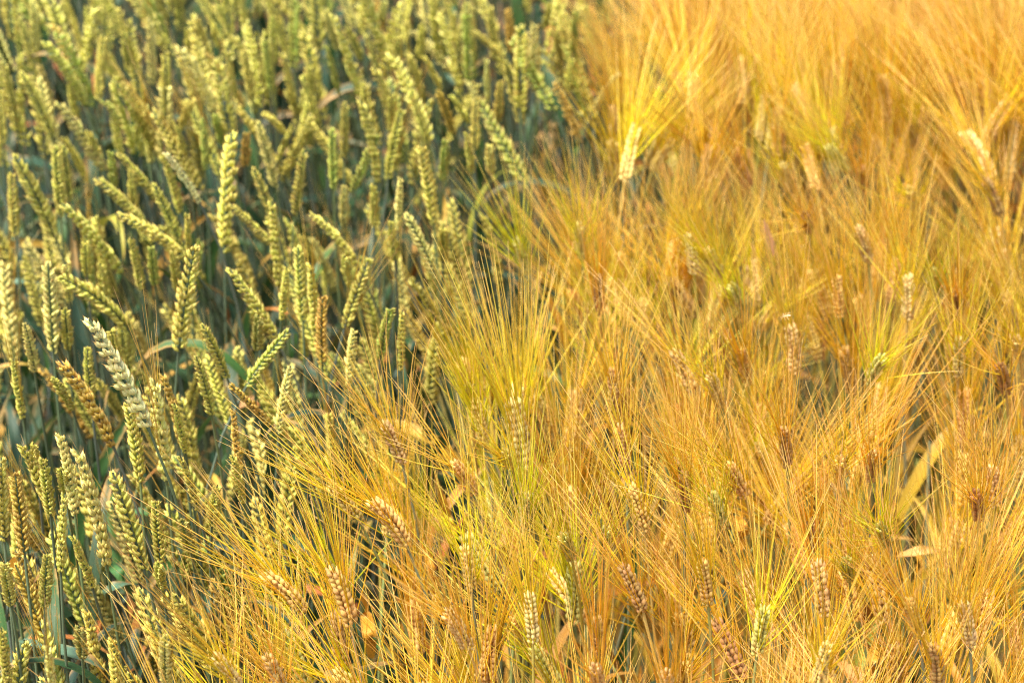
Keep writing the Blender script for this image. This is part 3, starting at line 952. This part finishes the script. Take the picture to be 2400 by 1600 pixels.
# ------------------------------------------------------------------ what is past the count: one mass for each crop
def mass(kind, rows, name, label):
    husk, awn, stem, leaf = MB(), MB(), MB(), MB()
    for (py, px, B) in rows:
        D = lean_dir(kind, px, py)
        L = (EAR_W if kind == 'w' else EAR_B) * random.uniform(.8, 1.12)
        code = fill_code(kind, px, py)
        v = random.choice(W_PLAIN if kind == 'w' else BV)
        mw, X, D = ear_matrix(B, B + D * L, L, EAR_W if kind == 'w' else EAR_B, random.uniform(-1, 1))
        A = np.array(mw); A3, A0 = A[:3, :3], A[:3, 3]
        rr = random.random()
        if kind == 'w':
            c = vary(WCOL[code]); rng = np.random.default_rng(int(rr * 1e6))
            sub = MB()
            for M3, pos, sc in v.lay: spikelet_mb(rng, True, sub, M3, pos, sc)
        else:
            c = vary(BCOL[code][0]); ac = vary(BCOL[code][1], .08); rng = np.random.default_rng(int(rr * 1e6))
            sub = MB()
            for M3, pos, sc in v.lay[::2]: put(sub, GRAIN_LOW, M3, pos, .0095 * sc, .0045 * sc)
            base, dirs, outs, ln, sp = v.low
            am = MB(); n = len(ln[::1])
            fan_awns(am, base, dirs, outs, ln, sp, rng.uniform(-.35, .55, n), .00056, K=4, S=3, rng=rng)
            va, fa, ta, ra = am.arrays()
            awn.add(va @ A3.T + A0, fa, ta, ra, ac)
        vv, ff, t, r = sub.arrays()
        husk.add(vv @ A3.T + A0, ff, t, r, c)
        pts, foot = stem_curve(B, D, X, v.theta, L)
        V, F, t, s, n = stem_arrays(pts[::2] + [pts[-1]], Vector((0, 0, 0)), .0010, .0019, 4)
        stem.add(V, F, t, s, vary(random.choice(STEM_W if kind == 'w' else STEM_B), .15))
        for _ in range(1):
            lv = random.choice(LEAVES)
            q = pts[random.randrange(2, 9)]
            m3 = np.array(Matrix.Rotation(random.uniform(0, 6.28), 3, 'Z'))
            leaf.add(lv[0] @ m3.T + np.array(q), lv[1], lv[2], lv[3], vary(random.choice(LEAF_G if kind == 'w' else LEAF_D), .2))
    if not rows: return
    # one object with a material for each kind of surface
    V, F, T, RR, CC, MI = [], [], [], [], [], []
    off = 0; mats = []
    for k, (mb, mt) in enumerate(((husk, M['husk_s'] if kind == 'w' else M['grain_s']), (awn, M['awn_s']), (stem, M['stem_s']), (leaf, M['leaf_s']))):
        mats.append(mt)
        if not mb.v: continue
        v_, f_, t_, r_ = mb.arrays()
        V.append(v_); F.append(f_ + off); T.append(t_); RR.append(r_); CC.append(np.concatenate(mb.c)); MI.append(np.full(len(f_), k, dtype=np.int32)); off += len(v_)
    V, F, T, RR, CC, MI = map(np.concatenate, (V, F, T, RR, CC, MI))
    big = MB(); big.add(V, F, T, RR); big.c = [CC]
    me = big.mesh(name, mats[0])
    for mt in mats[1:]: me.materials.append(mt)
    me.polygons.foreach_set("material_index", MI)
    tag(obj(name, me), label, "wheat" if kind == 'w' else "barley", None, "stuff")
    print(name, len(rows), "plants", len(F), "tris")


mass('w', STUFF['w'], "wheat_stand", "blurred mass of green wheat ears beyond the ones that can be told apart")
mass('b', STUFF['b'], "barley_stand", "hazy mass of golden barley awns beyond the ears that can be told apart")

# ------------------------------------------------------------------ undergrowth: low leaves and tillers between the stems
def undergrowth():
    g = MB(); n = 0
    for _ in range(5600):
        y = random.uniform(.95, 3.6); x = random.uniform(-.33, .33) * (y + .15) / 1.1
        z = random.uniform(.05, .64)
        px, py, f = project((x, y, .8))
        wheat = px < border(py)
        if not wheat: z = random.uniform(.1, .57)
        lv = random.choice(LEAVES)
        m3 = np.array(Matrix.Rotation(random.uniform(0, 6.28), 3, 'Z') @ Matrix.Rotation(random.uniform(-.4, .4), 3, 'X')) * random.uniform(.6, 1.0)
        if wheat: c = random.choice(LEAF_G) if random.random() < .88 else random.choice(LEAF_R)
        else: c = random.choice(LEAF_D) if random.random() < .90 else random.choice(LEAF_G)
        g.add(lv[0] @ m3.T + np.array([x, y, z]), lv[1], lv[2], lv[3], vary(c, .25))
    # low stems and tillers that carry no ear in sight
    P, C = [], []
    for _ in range(2900):
        y = random.uniform(.95, 3.4); x = random.uniform(-.33, .33) * (y + .15) / 1.1
        px, py, f = project((x, y, .8)); wheat = px < border(py)
        h = random.uniform(.45, .74); dx, dy = random.gauss(0, .04), random.gauss(0, .04)
        P.append([(x + dx * u * u, y + dy * u * u, h * u) for u in (0, .25, .5, .75, 1)])
        C.append(vary(random.choice(STEM_W if wheat else STEM_B), .2))
    V, F, t, ss, nn = tubes(np.array(P), np.tile(np.linspace(.0019, .0012, 5), (len(P), 1)), 4)
    st = MB(); st.add(V, F, t, ss); cc = np.array([[*c, 1.0] for c in C], dtype=np.float32)[nn]
    g.add(V, F, t, ss); nl = len(F); g.c.append(cc)
    me = g.mesh("undergrowth", M['leaf_s'])
    me.materials.append(M['stem_s'])
    mi = np.zeros(len(me.polygons), dtype=np.int32); mi[-nl:] = 1
    me.polygons.foreach_set("material_index", mi)
    tag(obj("undergrowth", me), "tangle of low green and rust brown leaves between the cereal stems", "leaves", None, "stuff")


undergrowth()
print("individuals", N_IND, "objects", len(bpy.data.objects))

# ------------------------------------------------------------------ single leaves that stand out
def hero_leaf(c, r, pts, zs, w, col, face=0.0):
    """a leaf blade through points of a crop, at the given heights, grown on the plant nearest to its foot"""
    P = []
    for (x, y), z in zip(pts, zs):
        px, py = native(c, r, x, y)
        P.append(on_plane(px, py, z - (.05 if c and z > .735 else 0)))
    K = 16; n = len(P)
    Q = []
    for k in range(K):                      # Catmull-Rom
        u = k / (K - 1) * (n - 1); i = min(n - 2, int(u)); t = u - i
        p0, p1, p2, p3 = P[max(0, i - 1)], P[i], P[i + 1], P[min(n - 1, i + 2)]
        Q.append(.5 * ((2 * p1) + (p2 - p0) * t + (2 * p0 - 5 * p1 + 4 * p2 - p3) * t * t + (3 * p1 - p0 - 3 * p2 + p3) * t ** 3))
    foot = min(ROOTS, key=lambda o: (Vector((o.location.x, o.location.y)) - Vector((Q[0].x, Q[0].y))).length)
    V, T, Rr = [], [], []
    for k in range(K):
        t = k / (K - 1)
        tan = (Q[min(K - 1, k + 1)] - Q[max(0, k - 1)]).normalized()
        up = (C0 - Q[k]).normalized() * .6 + Vector((0, 0, .8)) + Vector((face, 0, 0))
        side = tan.cross(up).normalized(); nrm = side.cross(tan).normalized()
        a = .5 * t * (1 if w > .009 else -1)
        side, nrm = side * math.cos(a) + nrm * math.sin(a), nrm * math.cos(a) - side * math.sin(a)
        ww = w * min(1.0, (.45 + 1.6 * t)) * (1 - t ** 2.6) ** .7 * .5 + 1e-5
        for u in (-1, -.5, 0, .5, 1):
            V.append(list(Q[k] - foot.location + side * ww * u + nrm * ww * .28 * abs(u) + nrm * .0006 * math.sin(9 * t + 3 * u)))
            T.append(t); Rr.append(.5 + .5 * u)
    idx = np.arange(K * 5).reshape(K, 5)
    a, b, c_, d = idx[:-1, :-1], idx[1:, :-1], idx[1:, 1:], idx[:-1, 1:]
    F = np.concatenate([np.stack([a, b, c_], -1).reshape(-1, 3), np.stack([a, c_, d], -1).reshape(-1, 3)])
    mb = MB(); mb.add(V, F, T, Rr)
    obj("leaf", mb.mesh("leaf", M['leaf']), foot, None, vary(col, .05))


GRN, BLG, TAN, ORG, YEL, RED = (.06, .16, .045), (.09, .17, .11), (.62, .36, .12), (.64, .32, .035), (.58, .40, .035), (.46, .20, .06)
ROOTS = [o for o in bpy.data.objects if o.type == 'EMPTY' and o.parent is None]
for args in [
    (0,2,[(150,1275),(400,1340),(650,1430),(850,1590)],[.70,.73,.73,.69],.0115,BLG),
    (0,1,[(1650,1100),(1655,880),(1690,680),(1725,500)],[.62,.68,.74,.78],.0115,GRN),
    (0,1,[(1410,520),(1440,330),(1490,110),(1530,-60)],[.60,.67,.74,.78],.011,GRN),
    (0,1,[(320,395),(190,375),(70,385),(-30,405)],[.74,.76,.76,.74],.008,BLG),
    (0,1,[(40,400),(130,240),(200,130),(275,20)],[.68,.72,.75,.78],.008,BLG),
    (0,1,[(1470,1310),(1600,1240),(1750,1185),(1910,1160)],[.70,.73,.74,.74],.009,(.62,.34,.14)),
    (0,1,[(1290,1560),(1370,1440),(1440,1330),(1500,1240)],[.64,.69,.72,.74],.011,GRN),
    (0,2,[(110,1040),(190,930),(240,870),(295,790)],[.68,.71,.73,.75],.008,(.55,.30,.16)),
    (0,2,[(470,1140),(600,1010),(750,930),(870,885),(990,920)],[.64,.69,.72,.72,.70],.012,BLG),
    (0,2,[(60,840),(90,760),(120,690),(158,620)],[.70,.73,.76,.78],.009,ORG),
    (0,2,[(740,740),(830,830),(910,950),(990,1080)],[.72,.72,.69,.64],.010,GRN),
    (0,2,[(1200,420),(1050,400),(900,395),(780,400)],[.66,.67,.67,.66],.009,GRN),
    (1,2,[(770,530),(725,430),(680,270),(645,110)],[.70,.75,.80,.84],.010,ORG),
    (1,2,[(2360,1230),(2300,980),(2210,780),(2110,580)],[.66,.71,.76,.80],.013,TAN),
    (1,2,[(1050,860),(1085,720),(1105,620),(1140,490)],[.66,.70,.73,.77],.010,TAN),
    (2,2,[(540,400),(560,300),(590,200),(632,90)],[.74,.77,.80,.83],.008,ORG),
    (2,2,[(1080,1420),(1150,1480),(1210,1560),(1240,1640)],[.70,.73,.73,.72],.015,TAN),
    (2,1,[(425,820),(445,720),(490,640),(550,560)],[.74,.78,.81,.84],.009,YEL),
    (2,1,[(1470,1070),(1560,940),(1620,850),(1690,760)],[.74,.78,.81,.84],.008,ORG),
    (2,1,[(625,200),(610,120),(585,30),(560,-60)],[.84,.87,.90,.93],.006,(.74,.44,.26)),
    (1,1,[(1560,860),(1530,740),(1475,600),(1430,470)],[.78,.82,.86,.90],.009,ORG),
    (2,1,[(700,420),(690,280),(680,120),(668,-20)],[.72,.77,.81,.85],.010,ORG),
    (2,2,[(380,420),(410,500),(415,580),(400,660)],[.78,.78,.76,.72],.010,ORG),
    (2,2,[(1480,690),(1600,665),(1700,655),(1790,670)],[.74,.75,.75,.74],.008,TAN),
    (2,2,[(1330,1265),(1420,1300),(1500,1335),(1570,1370)],[.74,.75,.74,.72],.009,TAN),
    (0,0,[(860,600),(880,510),(930,480),(1000,530),(1010,660)],[.70,.75,.77,.76,.70],.012,BLG),
    (1,2,[(600,720),(630,810),(650,950),(672,1090)],[.80,.79,.76,.72],.007,ORG),
    (1,2,[(340,350),(450,510),(550,650),(625,800)],[.82,.81,.78,.73],.008,ORG),
    (1,2,[(205,1400),(195,1240),(170,1090),(140,930)],[.66,.71,.76,.80],.011,ORG),
    (2,2,[(740,1600),(760,1450),(775,1330),(780,1180)],[.66,.70,.74,.78],.011,(.66,.30,.04)),
    (2,2,[(1280,1620),(1300,1420),(1330,1320),(1400,1180)],[.68,.73,.76,.79],.008,ORG),
    (1,0,[(640,500),(720,530),(790,590),(830,640)],[.72,.74,.73,.70],.012,BLG),
    (1,1,[(170,1010),(190,950),(210,900),(270,470)],[.6,.62,.66,.8],.010,GRN),
    (1,2,[(600,600),(540,560),(500,520),(470,440)],[.55,.60,.62,.64],.020,(.05,.13,.07)),
    (1,2,[(280,700),(200,650),(160,580),(130,520)],[.55,.60,.62,.64],.018,(.04,.12,.07)),
]:
    hero_leaf(*args)


# ------------------------------------------------------------------ small insects on the crop
DARK, PALE = plain_material("dark_shell", (.035, .025, .02), .3), plain_material("pale_shell", (.62, .42, .22), .4)


def insect(name, px, py, z, size, mat, label, heading):
    P = on_plane(px, py, z)
    root = bpy.data.objects.new(name, None); root.empty_display_size = .005
    COL.objects.link(root); root.location = P; root.rotation_euler = (R(-35), R(20), heading)
    def blob(nm, ts, rs, off, sc, mt):
        V, F, t, ss = ovoid(8, np.array(ts), np.array(rs), 0.0, .8)
        mb = MB(); mb.add(V[:, [2, 1, 0]] * sc + np.array(off), F[:, ::-1], t, ss)
        obj(nm, mb.mesh(nm, mt), root)
    prof = ([0, .08, .3, .6, .85, 1], [.02, .14, .2, .19, .1, .01])
    blob("abdomen", *prof, (-size * .62, 0, 0), size * .7, mat)
    blob("thorax", *prof, (-size * .02, 0, 0), size * .36, mat)
    blob("head", *prof, (size * .28, 0, 0), size * .22, mat)
    for sgn in (-1, 1):
        for a in (-.5, 0, .5):
            q = np.array([[[size * (.12 + a * .2), 0, 0], [size * (.12 + a * .7), sgn * size * .28, size * .12], [size * (.12 + a * 1.1), sgn * size * .5, -size * .15]]])
            V, F, t, ss, nn = tubes(q, np.full((1, 3), size * .022), 4)
            mb = MB(); mb.add(V, F, t, ss); obj("leg", mb.mesh("leg", mat), root)
        q = np.array([[[size * .46, sgn * size * .03, 0], [size * .62, sgn * size * .12, size * .08], [size * .8, sgn * size * .2, size * .05]]])
        V, F, t, ss, nn = tubes(q, np.full((1, 3), size * .012), 3)
        mb = MB(); mb.add(V, F, t, ss); obj("antenna", mb.mesh("antenna", mat), root)
    tag(root, label, "insect", "small insects on the crop")


insect("insect", 1843, 740, .90, .0062, PALE, "pale brown slender insect resting on awns above a tall tan barley ear", 2.6)
insect("beetle", 1169, 983, .90, .0046, DARK, "tiny black beetle on yellow-green awns left of the white-husked barley ear", 1.9)
insect("fly", 176, 279, .90, .0050, DARK, "small dark fly sitting on the long white-tipped wheat ear", .8)

# ------------------------------------------------------------------ labels of all the other plants
WWORD = dict(g="green", y="yellow-green", p="cream", o="olive", b="brownish", l="pale green", d="dull green")
BWORD = dict(g="lime-gold", y="golden", o="orange-gold", t="tan", b="brown", p="straw-pale")
ORD = ["", "second", "third", "fourth", "fifth", "sixth", "seventh", "eighth", "ninth", "tenth", "eleventh", "twelfth", "thirteenth", "fourteenth", "fifteenth", "sixteenth", "seventeenth", "eighteenth", "nineteenth", "twentieth"]
marks = [q for q in RECORDS if q["lm"]]
for q in marks:
    q["o"]["label"] = q["lm"][0]
groups = {}
for q in RECORDS:
    if q["lm"]: continue
    m = min(marks, key=lambda m: math.hypot(m["x"] - q["x"], (m["y"] - q["y"]) * 1.3) + (0 if m["k"] == q["k"] else 150))
    dx, dy = q["x"] - m["x"], m["y"] - q["y"]
    a = math.degrees(math.atan2(dy, dx)) % 360
    rel = ["right of", "up and right of", "above", "up and left of", "left of", "down and left of", "below", "down and right of"][int((a + 22.5) // 45) % 8]
    ln = math.hypot(q["dx"], q["dy"])
    lean = "upright" if abs(q["dx"]) < .16 * ln else "left-leaning" if q["dx"] < 0 else "right-leaning"
    word = (WWORD if q["k"] == 'w' else BWORD)[q["code"]]
    crop = ("awned wheat ear" if q["awned"] else "wheat ear") if q["k"] == 'w' else "barley ear"
    soft = "blurred " if q["y"] < 330 else ""
    groups.setdefault((soft, lean, word, crop, rel, m["lm"][1]), []).append((math.hypot(dx, dy), q))
for (soft, lean, word, crop, rel, short), lst in groups.items():
    lst.sort(key=lambda a: a[0])
    for i, (d, q) in enumerate(lst):
        first = (ORD[min(i, 19)] + " " if i else ("nearest " if len(lst) > 1 else ""))
        q["o"]["label"] = f"{first}{soft}{lean} {word} {crop} {rel} the {short}"
